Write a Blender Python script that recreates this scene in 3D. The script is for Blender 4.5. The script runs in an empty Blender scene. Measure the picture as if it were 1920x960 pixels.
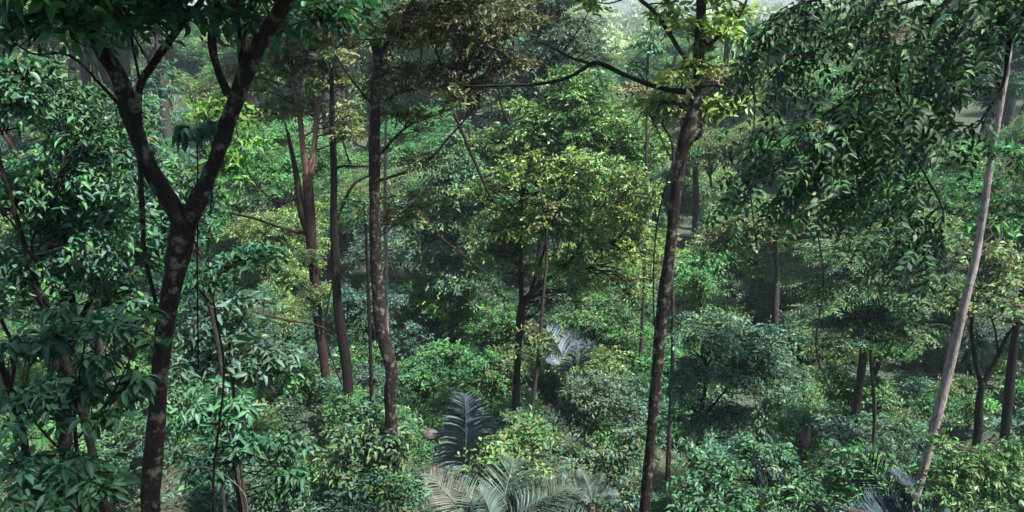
import bpy, math
import numpy as np
from mathutils import Matrix, Vector
rad = math.radians
SC = bpy.context.scene
COL = SC.collection

# ------------------------------------------------------------------ camera
PITCH = 20.0; F = 1450.0; PW, PH = 1920.0, 960.0
CAM = np.array([0.0, 0.0, 20.0])
cd = bpy.data.cameras.new("camera"); cam = bpy.data.objects.new("camera", cd); COL.objects.link(cam)
cam.location = CAM; cam.rotation_euler = (rad(90 - PITCH), 0, 0)
cd.sensor_width = 36; cd.lens = F / PW * 36; cd.clip_start = 0.05; cd.clip_end = 6000
SC.camera = cam
# ------------------------------------------------------------------ light
SUN_EL, SUN_AZ = 64.0, 118.0          # azimuth clockwise from +Y
w = bpy.data.worlds.new("World"); SC.world = w; w.use_nodes = True
nt = w.node_tree; bg = nt.nodes["Background"]
sky = nt.nodes.new("ShaderNodeTexSky"); sky.sky_type = 'NISHITA'; sky.sun_disc = False
sky.sun_elevation = rad(SUN_EL); sky.sun_rotation = rad(SUN_AZ); sky.air_density = 1.0; sky.dust_density = 2.0
nt.links.new(sky.outputs[0], bg.inputs[0]); bg.inputs[1].default_value = 0.06
sl = bpy.data.lights.new("sun", 'SUN'); sl.energy = 5.0; sl.angle = rad(2.0); sl.color = (1.0, 0.965, 0.90)
so = bpy.data.objects.new("sun", sl); COL.objects.link(so)
sdir = Vector((math.sin(rad(SUN_AZ)) * math.cos(rad(SUN_EL)), math.cos(rad(SUN_AZ)) * math.cos(rad(SUN_EL)), math.sin(rad(SUN_EL))))
so.rotation_euler = sdir.to_track_quat('Z', 'Y').to_euler(); so.location = (10, 10, 60)
vs = SC.view_settings; vs.view_transform = 'Standard'; vs.look = 'None'; vs.gamma = 1.0; vs.exposure = 2.08
SC.cycles.max_bounces = 6; SC.cycles.diffuse_bounces = 3; SC.cycles.glossy_bounces = 2
SC.cycles.transmission_bounces = 3; SC.cycles.volume_bounces = 0; SC.cycles.transparent_max_bounces = 4
SC.cycles.use_denoising = True

# ------------------------------------------------------------------ pixels to points
TH = rad(PITCH)
def ray(px, py):
    a = (px - PW / 2) / F; b = -(py - PH / 2) / F
    return np.array([a, math.cos(TH) + b * math.sin(TH), -math.sin(TH) + b * math.cos(TH)])
def at(px, py, Y):
    d = ray(px, py); return CAM + d * (Y / d[1])
def mpp(px, py, Y):                     # metres per photograph pixel there
    return (Y / ray(px, py)[1]) / F
def project(P):
    R = np.asarray(P) - CAM
    dep = R[:, 1] * math.cos(TH) - R[:, 2] * math.sin(TH)
    up = R[:, 1] * math.sin(TH) + R[:, 2] * math.cos(TH)
    dep = np.where(dep < .05, .05, dep)
    return PW / 2 + F * R[:, 0] / dep, PH / 2 - F * up / dep, dep
PY = [-60, -20, -5, 0, 3, 7, 12, 18, 25, 35, 50, 70, 100, 125, 220, 400, 700, 1000, 1300, 2000, 2800, 4200]
PZ = [16, 4, .6, -1.7, -4.4, -8.0, -11.6, -14.2, -16.2, -18.0, -19.3, -20, -19, -19, -26, -42, -58, -66, -50, 90, 330, 360]
def ground(x, y):
    x = np.asarray(x, float); y = np.asarray(y, float)
    z = np.interp(y, PY, PZ) + CAM[2]
    k = np.clip((y - 2) / 20, 0, 1)
    z = z + k * (.5 * np.sin(x * .21 + y * .13) + .35 * np.sin(x * .47 - y * .31 + 1.3) + .18 * np.sin(x * 1.1 + y * .9))
    k2 = np.clip((y - 150) / 400, 0, 1)
    z = z + k2 * (8 * np.sin(x * .011 + 1.0) + 5 * np.sin(x * .023 + y * .008) + 3 * np.sin(x * .07 + y * .03))
    k3 = np.clip((y - 1200) / 1200, 0, 1); z = z + k3 * (45 * np.sin(x * .0021 + .4) + 22 * np.sin(x * .006 + y * .002) + 9 * np.sin(x * .017 - y * .009))
    z = z + np.clip(np.abs(x) - 25, 0, 60) * .10 * np.clip(1 - y / 300, 0, 1)
    return z

# ------------------------------------------------------------------ materials
def mat(name):
    m = bpy.data.materials.new(name); m.use_nodes = True
    n = m.node_tree.nodes; l = m.node_tree.links
    return m, n, l, n["Principled BSDF"]
def leaf_mat(name, c0, c1, c2, trans=.36, rough=.5, spec=.22, dead=None):
    """c0 dark, c1 usual, c2 young leaf; each leaf takes its own shade"""
    m, n, l, b = mat(name)
    geo = n.new("ShaderNodeNewGeometry"); oi = n.new("ShaderNodeObjectInfo")
    ad = n.new("ShaderNodeMath"); ad.operation = 'ADD'
    fr = n.new("ShaderNodeMath"); fr.operation = 'FRACT'
    l.new(geo.outputs["Random Per Island"], ad.inputs[0]); l.new(oi.outputs["Random"], ad.inputs[1]); l.new(ad.outputs[0], fr.inputs[0])
    tc = n.new("ShaderNodeTexCoord")
    nz = n.new("ShaderNodeTexNoise"); nz.inputs["Scale"].default_value = .9; nz.inputs["Detail"].default_value = 3
    l.new(geo.outputs["Position"], nz.inputs["Vector"])
    mx = n.new("ShaderNodeMath"); mx.operation = 'MULTIPLY_ADD'; mx.inputs[1].default_value = .62
    l.new(fr.outputs[0], mx.inputs[0])
    mn = n.new("ShaderNodeMapRange"); mn.inputs[1].default_value = .3; mn.inputs[2].default_value = .7; mn.inputs[3].default_value = -.12; mn.inputs[4].default_value = .5
    l.new(nz.outputs[0], mn.inputs[0]); l.new(mn.outputs[0], mx.inputs[2])
    r = n.new("ShaderNodeValToRGB"); e = r.color_ramp.elements
    e[0].position = .05; e[0].color = (*c0, 1); e[1].position = .95; e[1].color = (*c2, 1)
    k = r.color_ramp.elements.new(.5); k.color = (*c1, 1)
    if dead:
        k = r.color_ramp.elements.new(1.0); k.color = (*dead, 1)
    l.new(mx.outputs[0], r.inputs[0])
    h7 = n.new("ShaderNodeMath"); h7.operation = 'MULTIPLY'; h7.inputs[1].default_value = 7.31; l.new(fr.outputs[0], h7.inputs[0])
    hf = n.new("ShaderNodeMath"); hf.operation = 'FRACT'; l.new(h7.outputs[0], hf.inputs[0])
    n3 = n.new("ShaderNodeTexNoise"); n3.inputs["Scale"].default_value = .45; n3.inputs["Detail"].default_value = 2; l.new(geo.outputs["Position"], n3.inputs["Vector"])
    hm = n.new("ShaderNodeMath"); hm.operation = 'MULTIPLY_ADD'; hm.inputs[1].default_value = .05; l.new(hf.outputs[0], hm.inputs[0])
    hn = n.new("ShaderNodeMath"); hn.operation = 'MULTIPLY_ADD'; hn.inputs[1].default_value = .16; hn.inputs[2].default_value = .409; l.new(n3.outputs[0], hn.inputs[0]); l.new(hn.outputs[0], hm.inputs[2])
    hh = n.new("ShaderNodeHueSaturation"); l.new(hm.outputs[0], hh.inputs["Hue"]); hh.inputs["Saturation"].default_value = .95
    l.new(r.outputs[0], hh.inputs["Color"])
    gt = n.new("ShaderNodeMath"); gt.operation = 'GREATER_THAN'; gt.inputs[1].default_value = .988; l.new(hf.outputs[0], gt.inputs[0])
    md = n.new("ShaderNodeMix"); md.data_type = 'RGBA'; l.new(gt.outputs[0], md.inputs[0]); l.new(hh.outputs[0], md.inputs[6]); md.inputs[7].default_value = (.13, .12, .04, 1)
    class _o: outputs = [md.outputs[2]]
    r = _o
    l.new(r.outputs[0], b.inputs["Base Color"])
    b.inputs["Roughness"].default_value = rough; b.inputs["Specular IOR Level"].default_value = spec
    tr = n.new("ShaderNodeBsdfTranslucent"); hs = n.new("ShaderNodeHueSaturation")
    hs.inputs["Hue"].default_value = .485; hs.inputs["Saturation"].default_value = 1.15; hs.inputs["Value"].default_value = 1.5
    l.new(r.outputs[0], hs.inputs["Color"]); l.new(hs.outputs[0], tr.inputs[0])
    ms = n.new("ShaderNodeMixShader"); ms.inputs[0].default_value = trans
    out = n["Material Output"]
    l.new(b.outputs[0], ms.inputs[1]); l.new(tr.outputs[0], ms.inputs[2]); l.new(ms.outputs[0], out.inputs[0])
    return m
def bark_mat(name, c0, c1, lichen=None, amount=.5, scale=1.0):
    m, n, l, b = mat(name)
    geo = n.new("ShaderNodeNewGeometry")
    mp = n.new("ShaderNodeMapping"); mp.inputs["Scale"].default_value = (9 * scale, 9 * scale, 2.2 * scale)
    l.new(geo.outputs["Position"], mp.inputs[0])
    nz = n.new("ShaderNodeTexNoise"); nz.inputs["Scale"].default_value = 2.2; nz.inputs["Detail"].default_value = 8; nz.inputs["Roughness"].default_value = .7
    l.new(mp.outputs[0], nz.inputs["Vector"])
    r = n.new("ShaderNodeValToRGB"); e = r.color_ramp.elements
    e[0].position = .36; e[0].color = (*c0, 1); e[1].position = .66; e[1].color = (*c1, 1)
    l.new(nz.outputs[0], r.inputs[0]); last = r.outputs[0]
    if lichen:
        n2 = n.new("ShaderNodeTexNoise"); n2.inputs["Scale"].default_value = 7 * scale; n2.inputs["Detail"].default_value = 5; n2.inputs["Roughness"].default_value = .65
        l.new(geo.outputs["Position"], n2.inputs["Vector"])
        mr = n.new("ShaderNodeMapRange"); mr.inputs[1].default_value = .68 - .2 * amount; mr.inputs[2].default_value = .78 - .2 * amount
        l.new(n2.outputs[0], mr.inputs[0])
        mc = n.new("ShaderNodeMix"); mc.data_type = 'RGBA'
        l.new(mr.outputs[0], mc.inputs[0]); l.new(last, mc.inputs[6]); mc.inputs[7].default_value = (*lichen, 1); last = mc.outputs[2]
    l.new(last, b.inputs["Base Color"]); b.inputs["Roughness"].default_value = .9; b.inputs["Specular IOR Level"].default_value = .12
    bp = n.new("ShaderNodeBump"); bp.inputs["Strength"].default_value = 1.0; bp.inputs["Distance"].default_value = .05
    l.new(nz.outputs[0], bp.inputs["Height"]); l.new(bp.outputs[0], b.inputs["Normal"])
    return m
M = {}
M['deep'] = leaf_mat('deep_green_leaf', (.012, .045, .018), (.022, .085, .036), (.05, .16, .06), .28)
M['teal'] = leaf_mat('teal_leaf', (.018, .05, .032), (.04, .10, .062), (.085, .17, .11), .32, .48, .28)
M['green'] = leaf_mat('green_leaf', (.018, .06, .018), (.035, .12, .035), (.08, .22, .055), .3)
M['bright'] = leaf_mat('bright_leaf', (.025, .08, .022), (.05, .165, .045), (.13, .30, .075), .34)
M['lime'] = leaf_mat('lime_leaf', (.04, .10, .02), (.085, .18, .03), (.16, .28, .055), .36)
M['olive'] = leaf_mat('olive_leaf', (.028, .04, .014), (.07, .09, .028), (.15, .17, .05), .3, .5, .4)
M['brown'] = leaf_mat('brown_olive_leaf', (.025, .03, .013), (.062, .07, .028), (.13, .13, .045), .3, .5, .4)
M['yellow'] = leaf_mat('yellow_green_leaf', (.035, .07, .02), (.12, .185, .042), (.28, .37, .085), .32, .45, .5)
M['grey'] = leaf_mat('grey_green_leaf', (.025, .048, .03), (.055, .092, .056), (.11, .16, .095), .3, .5, .25)
M['pale'] = leaf_mat('pale_green_leaf', (.03, .06, .024), (.08, .14, .05), (.17, .26, .09), .34, .48, .25)
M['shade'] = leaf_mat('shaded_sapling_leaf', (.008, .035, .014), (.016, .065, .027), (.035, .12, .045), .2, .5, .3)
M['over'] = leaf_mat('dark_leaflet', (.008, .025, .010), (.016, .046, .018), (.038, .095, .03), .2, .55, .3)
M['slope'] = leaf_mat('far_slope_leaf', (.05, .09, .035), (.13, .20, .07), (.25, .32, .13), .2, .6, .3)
M['rust'] = leaf_mat('rusty_leaf', (.05, .045, .025), (.12, .095, .06), (.22, .15, .10), .25, .55, .3)
M['frond'] = leaf_mat('grey_frond', (.035, .062, .05), (.068, .105, .086), (.12, .17, .14), .2, .55, .25)
M['frond_blue'] = leaf_mat('blue_frond', (.045, .068, .078), (.085, .12, .14), (.13, .175, .195), .1, .7, .12)
M['frond_dark'] = leaf_mat('dark_blue_frond', (.010, .018, .024), (.020, .034, .044), (.04, .06, .075), .1, .75, .1)
M['frond_pink'] = leaf_mat('withered_frond', (.07, .072, .06), (.12, .125, .105), (.18, .18, .155), .25, .6, .2)
M['bark'] = bark_mat('dark_brown_bark', (.006, .005, .005), (.030, .022, .019), (.12, .12, .095), .72)
M['bark_dark'] = bark_mat('blackish_bark', (.006, .005, .005), (.020, .015, .013), (.04, .04, .03), .2)
M['bark_red'] = bark_mat('reddish_bark', (.012, .008, .007), (.055, .032, .026), (.09, .075, .06), .3)
M['bark_pink'] = bark_mat('pinkish_bark', (.12, .06, .05), (.34, .20, .17), None)
M['bark_pale'] = bark_mat('pale_grey_bark', (.12, .10, .095), (.34, .30, .29), (.07, .075, .055), .5)
M['bark_grey'] = bark_mat('grey_bark', (.018, .016, .015), (.055, .048, .044), (.09, .09, .075), .4)
def ground_mat():
    m, n, l, b = mat('forest_floor')
    geo = n.new("ShaderNodeNewGeometry")
    nz = n.new("ShaderNodeTexNoise"); nz.inputs["Scale"].default_value = 1.7; nz.inputs["Detail"].default_value = 9; nz.inputs["Roughness"].default_value = .72
    l.new(geo.outputs["Position"], nz.inputs["Vector"])
    r = n.new("ShaderNodeValToRGB"); e = r.color_ramp.elements
    e[0].position = .3; e[0].color = (.010, .010, .007, 1); e[1].position = .72; e[1].color = (.035, .055, .022, 1)
    l.new(nz.outputs[0], r.inputs[0]); l.new(r.outputs[0], b.inputs["Base Color"]); b.inputs["Roughness"].default_value = .95
    bp = n.new("ShaderNodeBump"); bp.inputs["Strength"].default_value = .9; bp.inputs["Distance"].default_value = .15
    l.new(nz.outputs[0], bp.inputs["Height"]); l.new(bp.outputs[0], b.inputs["Normal"])
    return m
M['ground'] = ground_mat()
def rock_mat():
    m, n, l, b = mat('mossy_rock')
    geo = n.new("ShaderNodeNewGeometry")
    nz = n.new("ShaderNodeTexNoise"); nz.inputs["Scale"].default_value = 5; nz.inputs["Detail"].default_value = 8
    l.new(geo.outputs["Position"], nz.inputs["Vector"])
    r = n.new("ShaderNodeValToRGB"); e = r.color_ramp.elements
    e[0].position = .4; e[0].color = (.012, .011, .012, 1); e[1].position = .72; e[1].color = (.07, .07, .055, 1)
    l.new(nz.outputs[0], r.inputs[0]); l.new(r.outputs[0], b.inputs["Base Color"]); b.inputs["Roughness"].default_value = .9
    bp = n.new("ShaderNodeBump"); bp.inputs["Strength"].default_value = .8; bp.inputs["Distance"].default_value = .05
    l.new(nz.outputs[0], bp.inputs["Height"]); l.new(bp.outputs[0], b.inputs["Normal"])
    return m
M['rock'] = rock_mat()

# ------------------------------------------------------------------ mesh helpers
def tri_mesh(name, V, T, smooth=False):
    V = np.ascontiguousarray(V, dtype=np.float32); T = np.ascontiguousarray(T, dtype=np.int32)
    me = bpy.data.meshes.new(name)
    me.vertices.add(len(V)); me.vertices.foreach_set("co", V.ravel())
    me.loops.add(T.size); me.loops.foreach_set("vertex_index", T.ravel())
    me.polygons.add(len(T)); me.polygons.foreach_set("loop_start", np.arange(0, T.size, 3, dtype=np.int32))
    if smooth: me.polygons.foreach_set("use_smooth", np.ones(len(T), dtype=bool))
    me.update(); me.validate() if False else None
    return me
class MB:
    def __init__(s): s.V = []; s.T = []; s.n = 0
    def add(s, V, T):
        if len(V) == 0: return
        s.V.append(np.asarray(V)); s.T.append(np.asarray(T) + s.n); s.n += len(V)
    def arrays(s):
        return (np.concatenate(s.V), np.concatenate(s.T)) if s.V else (np.zeros((0, 3)), np.zeros((0, 3), int))
def catmull(P, sub):
    P = np.asarray(P, float)
    if len(P) < 3 or sub < 2: 
        t = np.linspace(0, 1, max(2, sub + 1))[:, None]
        return P[0] * (1 - t) + P[-1] * t if len(P) == 2 else P
    Q = np.vstack([2 * P[0] - P[1], P, 2 * P[-1] - P[-2]]); out = []
    for i in range(1, len(Q) - 2):
        p0, p1, p2, p3 = Q[i - 1:i + 3]
        for t in np.arange(sub) / sub:
            out.append(.5 * (2 * p1 + (p2 - p0) * t + (2 * p0 - 5 * p1 + 4 * p2 - p3) * t * t + (3 * p1 - p0 - 3 * p2 + p3) * t ** 3))
    out.append(P[-1]); return np.array(out)
def tube(P, R, sides=8, sub=4, rough=0.0, rng=None):
    """P points, R radii -> verts, tris; closed ends"""
    D = catmull(np.column_stack([P, R]), sub); C = D[:, :3]; r = np.maximum(D[:, 3], .0008)
    n = len(C); tan = np.gradient(C, axis=0); tan /= np.linalg.norm(tan, axis=1)[:, None] + 1e-9
    ref = np.array([1., .3, .1]) if abs(tan[0, 0]) < .8 else np.array([0., .3, 1.])
    a = np.cross(tan, ref); a /= np.linalg.norm(a, axis=1)[:, None] + 1e-9; b = np.cross(tan, a)
    ang = np.linspace(0, 2 * np.pi, sides, endpoint=False)
    rr = np.repeat(r[:, None], sides, 1)
    if rough and rng is not None:
        k = np.arange(n)[:, None]; ph = rng.uniform(0, 6.28, 6)
        rr = rr * (1 + rough * (.5 * np.sin(ang[None] * 2 + k * .35 + ph[0]) + .35 * np.sin(ang[None] * 3 - k * .6 + ph[1]) + .45 * np.sin(k * .8 + ph[2]) + .3 * rng.normal(size=rr.shape)))
    V = C[:, None] + rr[..., None] * (np.cos(ang)[None, :, None] * a[:, None] + np.sin(ang)[None, :, None] * b[:, None])
    V = np.vstack([V.reshape(-1, 3), C[:1], C[-1:]])
    i = np.arange(n - 1)[:, None] * sides; j = np.arange(sides)[None]; j2 = (j + 1) % sides
    q = np.stack([i + j, i + j2, i + sides + j2, i + sides + j], -1).reshape(-1, 4)
    T = np.vstack([q[:, [0, 1, 2]], q[:, [0, 2, 3]],
                   np.stack([np.full(sides, n * sides), j2[0], j[0]], -1),
                   np.stack([np.full(sides, n * sides + 1), (n - 1) * sides + j[0], (n - 1) * sides + j2[0]], -1)])
    return V, T
# leaf shapes: x along, y across (+-.5), z up
def shape(xs, ws, curve=.22, fold=.16, mid=True):
    """leaf with midrib; xs stations, ws half widths"""
    V = [(0, 0, 0)]; T = []
    for x, h in zip(xs, ws):
        z = -curve * x * x
        V += [(x, 0, z), (x, h, z + fold * h * 2), (x, -h, z + fold * h * 2)]
    V.append((1, 0, -curve)); t = len(V) - 1
    T += [(0, 1, 2), (0, 3, 1)]
    for k in range(len(xs) - 1):
        m, n = 1 + 3 * k, 4 + 3 * k
        T += [(m, n, n + 1), (m, n + 1, m + 1), (m, m + 2, n + 2), (m, n + 2, n)]
    m = 1 + 3 * (len(xs) - 1); T += [(m, t, m + 1), (m, m + 2, t)]
    return np.array(V, float), np.array(T)
SHAPE = {
 'lo': (np.array([(0, 0, 0), (.48, .5, .10), (.48, -.5, .10), (1, 0, -.14)], float), np.array([(0, 3, 1), (0, 2, 3)])),
 'mid': shape([.45], [.5]),
 'hi': shape([.3, .65], [.46, .42]),
 'part': shape([.14, .32, .55, .8], [.27, .47, .46, .24], .26),
 'strap': shape([.25, .6], [.5, .42], .45, .1),
}
def unit(v): return v / (np.linalg.norm(v, axis=-1, keepdims=True) + 1e-9)
CURL = np.random.default_rng(1).uniform(-.3, 2.6, 997)
def leaves(P, D, N, L, W, kind):
    """arrays of leaf frames -> mesh arrays"""
    D = unit(D); S = unit(np.cross(N, D)); N = np.cross(D, S)
    tv, tt = SHAPE[kind]; k = len(tv)
    cz = np.ones((len(P), 1, 1)) if kind == 'strap' else CURL[np.arange(len(P)) % 997][:, None, None]
    V = P[:, None] + L[:, None, None] * (tv[None, :, :1] * D[:, None] + tv[None, :, 2:] * cz * N[:, None]) + W[:, None, None] * tv[None, :, 1:2] * S[:, None]
    T = (np.arange(len(P)) * k)[:, None, None] + tt[None]
    return V.reshape(-1, 3), T.reshape(-1, 3)
UP = np.array([0, 0, 1.0]); FRONT = np.array([0, -.0, 0.0])
def sprays(rng, C, A, N, kind, k, L, aspect, length, droop=.25, jit=.5):
    """C centres, A axes, N normals -> leaf frames (P,D,N,L,W)
    kind: twig (alternate leaves), pinnate (paired leaflets), whorl (leaves all round)"""
    n = len(C); A = unit(A); N = unit(N - A * np.sum(N * A, 1)[:, None]); B = np.cross(N, A)
    if kind == 'whorl':
        ang = np.linspace(0, 2 * np.pi, k, endpoint=False)[None] + rng.uniform(0, 6.28, (n, 1)) + rng.normal(0, .25, (n, k))
        dr = np.cos(ang)[..., None] * B[:, None] + np.sin(ang)[..., None] * A[:, None] - droop * UP + rng.normal(0, .12, (n, k, 3))
        P = C[:, None] + dr * (L * .18) + N[:, None] * rng.uniform(-.1, .25, (n, k, 1)) * L
        nn = N[:, None] + .5 * dr * np.array([1, 1, 0]) + rng.normal(0, jit * .6, (n, k, 3))
        Ls = L * rng.uniform(.45, 1.2, (n, k)) * rng.uniform(.7, 1.15, (n, 1))
    else:
        if kind == 'pinnate':
            h = k // 2; s = np.tile(np.repeat(np.linspace(.12, .95, h), 2)[:k], (n, 1)); side = np.tile([1, -1], h)[None, :k] * np.ones((n, 1)); ang = rad(62) * side + rng.normal(0, .12, (n, k))
        else:
            s = (np.arange(k)[None] + rng.uniform(.1, .9, (n, k))) / k; side = np.where(np.arange(k) % 2, 1, -1)[None] * np.ones((n, 1)); ang = rad(50) * side + rng.normal(0, .35, (n, k))
        curve = (s - .0) ** 2
        P = C[:, None] + A[:, None] * (s * length)[..., None] - UP * (curve * length * droop)[..., None]
        dr = np.cos(ang)[..., None] * A[:, None] + np.sin(ang)[..., None] * B[:, None] - UP * (droop * (.4 + .6 * s))[..., None] + rng.normal(0, .10, (n, k, 3))
        nn = N[:, None] + rng.normal(0, jit, (n, k, 3))
        Ls = L * rng.uniform(.5, 1.2, (n, k)) * rng.uniform(.75, 1.15, (n, 1))
        if kind == 'pinnate': Ls = L * (1 - .35 * np.abs(s - .45) * 2) * rng.uniform(.88, 1.08, (n, k))
    P, dr, nn, Ls = P.reshape(-1, 3), dr.reshape(-1, 3), nn.reshape(-1, 3), Ls.ravel()
    return P, dr, nn, Ls, Ls * aspect * rng.uniform(.8, 1.15, len(Ls))
def blob(rng, c, r, n, shell=.62, low=-.45):
    """spray seats in the outer layer of a lumpy ellipsoid: centres and outward directions"""
    u = unit(rng.normal(size=(int(n * 2.2) + 8, 3))); keep = (u[:, 2] > low) | (rng.random(len(u)) < .3); u = u[keep][:n]
    ph = rng.uniform(0, 6.28, 4); lump = 1 + .13 * np.sin(u[:, 0] * 5 + ph[0]) * np.sin(u[:, 1] * 5 + ph[1]) + .12 * np.sin(u[:, 2] * 7 + u[:, 0] * 3 + ph[2])
    q = rng.uniform(shell, 1.04, len(u)) * lump
    return np.asarray(c) + u * np.asarray(r) * q[:, None], u
DENS = 4.2
def crown_frames(rng, blobs, spec):
    """blobs [(centre, radii, nsub, sprays per sub)] -> frames, hubs (sub-clump centres), seats"""
    F_ = []; hubs = []; seats = []
    for c, r, ns, npr in blobs:
        c = np.asarray(c, float); r = np.asarray(r, float)
        sc, su = blob(rng, c, r * .8, max(2, int(ns * 1.3 * spec.get('nsf', 1))), .35, -.7) if ns > 1 else (c[None], np.array([[0, 0, 1.]]))
        for k in range(len(sc)):
            rs = (r * rng.uniform(*spec.get('subr', (.28, .44))) * np.array([1.1, 1.1, .72])) if ns > 1 else r
            area = np.pi * rs[0] * rs[2]; one = spec['k'] * spec['L'] ** 2 * spec['aspect'] * .62
            P, u = blob(rng, sc[k], rs, int(max(4, min(420, spec.get('dens', DENS) * area / one))), .5, -.45)
            flat = spec.get('flat', .5); P = P + rng.normal(0, spec.get('fray', .16), P.shape) * rs
            out = unit(u * np.array([1, 1, .55]) + .5 * su[k] * np.array([1, 1, .3]) + rng.normal(0, .35, u.shape))
            A = unit(out * np.array([1, 1, 1 - flat]) + np.asarray(spec.get('lean', (0, 0, 0))))
            N = unit(UP * (.35 + flat * .8) + u * .75 + FRONT * .25 + rng.normal(0, .38, u.shape))
            F_.append(sprays(rng, P - A * spec['length'] * .5, A, N, spec['kind'], spec['k'], spec['L'], spec['aspect'], spec['length'], spec.get('droop', .25), spec.get('jit', .5)))
            hubs.append(sc[k]); seats.append(P)
    return [np.concatenate([f[i] for f in F_]) for i in range(5)], np.array(hubs), seats

# ------------------------------------------------------------------ objects
def link(name, me, m=None, parent=None, loc=None):
    o = bpy.data.objects.new(name, me); COL.objects.link(o)
    if m is not None and me is not None and not me.materials: me.materials.append(m)
    if parent is not None: o.parent = parent
    if loc is not None: o.location = loc
    return o
def tag(o, label, cat, group=None, kind=None):
    if label: o['label'] = label
    if cat: o['category'] = cat
    if group: o['group'] = group
    if kind: o['kind'] = kind
    return o
def empty(name, loc): 
    o = bpy.data.objects.new(name, None); COL.objects.link(o); o.location = loc; o.empty_display_size = .2; return o
LEAF_ME = {}
def leaf_objects(fr, m, parent, base, rng, most=300, kind='part'):
    """the leaves that show largest become objects of their own; returns the mask of the rest"""
    P, D, N, L, W_ = fr
    u, v, dep = project(P); sz = L / dep * rng.uniform(.8, 1.0, len(L))
    sz[(u < -10) | (u > PW + 10) | (v < -10) | (v > PH + 10)] = 0
    idx = np.argsort(-sz)[:most]; idx = idx[sz[idx] * F > 10]
    key = (m.name, kind)
    if key not in LEAF_ME:
        me = tri_mesh(m.name, *SHAPE[kind], smooth=True); me.materials.append(m); LEAF_ME[key] = me
    me = LEAF_ME[key]; D = unit(D); S = unit(np.cross(N, D)); N2 = np.cross(D, S)
    for i in idx:
        o = bpy.data.objects.new('leaf', me); COL.objects.link(o); o.parent = parent
        mw = Matrix(((D[i][0] * L[i], S[i][0] * W_[i], N2[i][0] * L[i], P[i][0] - base[0]), (D[i][1] * L[i], S[i][1] * W_[i], N2[i][1] * L[i], P[i][1] - base[1]),
                     (D[i][2] * L[i], S[i][2] * W_[i], N2[i][2] * L[i], P[i][2] - base[2]), (0, 0, 0, 1)))
        o.matrix_basis = mw
    mask = np.ones(len(P), bool); mask[idx] = False; return mask
def px_path(pts, Y, wf=1.0):
    """[(px,py,width_px[,dY])] -> points and radii"""
    P = []; R = []
    for q in pts:
        y = Y + (q[3] if len(q) > 3 else 0)
        P.append(at(q[0], q[1], y)); R.append(q[2] * wf * mpp(q[0], q[1], y) / 2)
    return np.array(P), np.array(R)
SPEC = {
 'near': dict(kind='twig', k=8, L=.15, aspect=.42, length=.5, droop=.35, shape='hi', flat=.5),
 'whorl': dict(kind='whorl', k=8, L=.24, aspect=.40, length=.1, droop=.35, shape='hi', flat=.6),
 'small': dict(kind='twig', k=9, L=.18, aspect=.45, length=.55, droop=.15, shape='lo', flat=.6),
 'fine': dict(kind='twig', k=11, L=.13, aspect=.42, length=.5, droop=.1, shape='lo', flat=.75),
 'medium': dict(kind='twig', k=8, L=.23, aspect=.42, length=.65, droop=.3, shape='mid', flat=.5),
 'pinnate': dict(kind='pinnate', k=18, L=.11, aspect=.42, length=.5, droop=.25, shape='mid', flat=.7),
 'fern': dict(kind='pinnate', k=20, L=.17, aspect=.28, length=.8, droop=.25, shape='lo', flat=.85),
}
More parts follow.
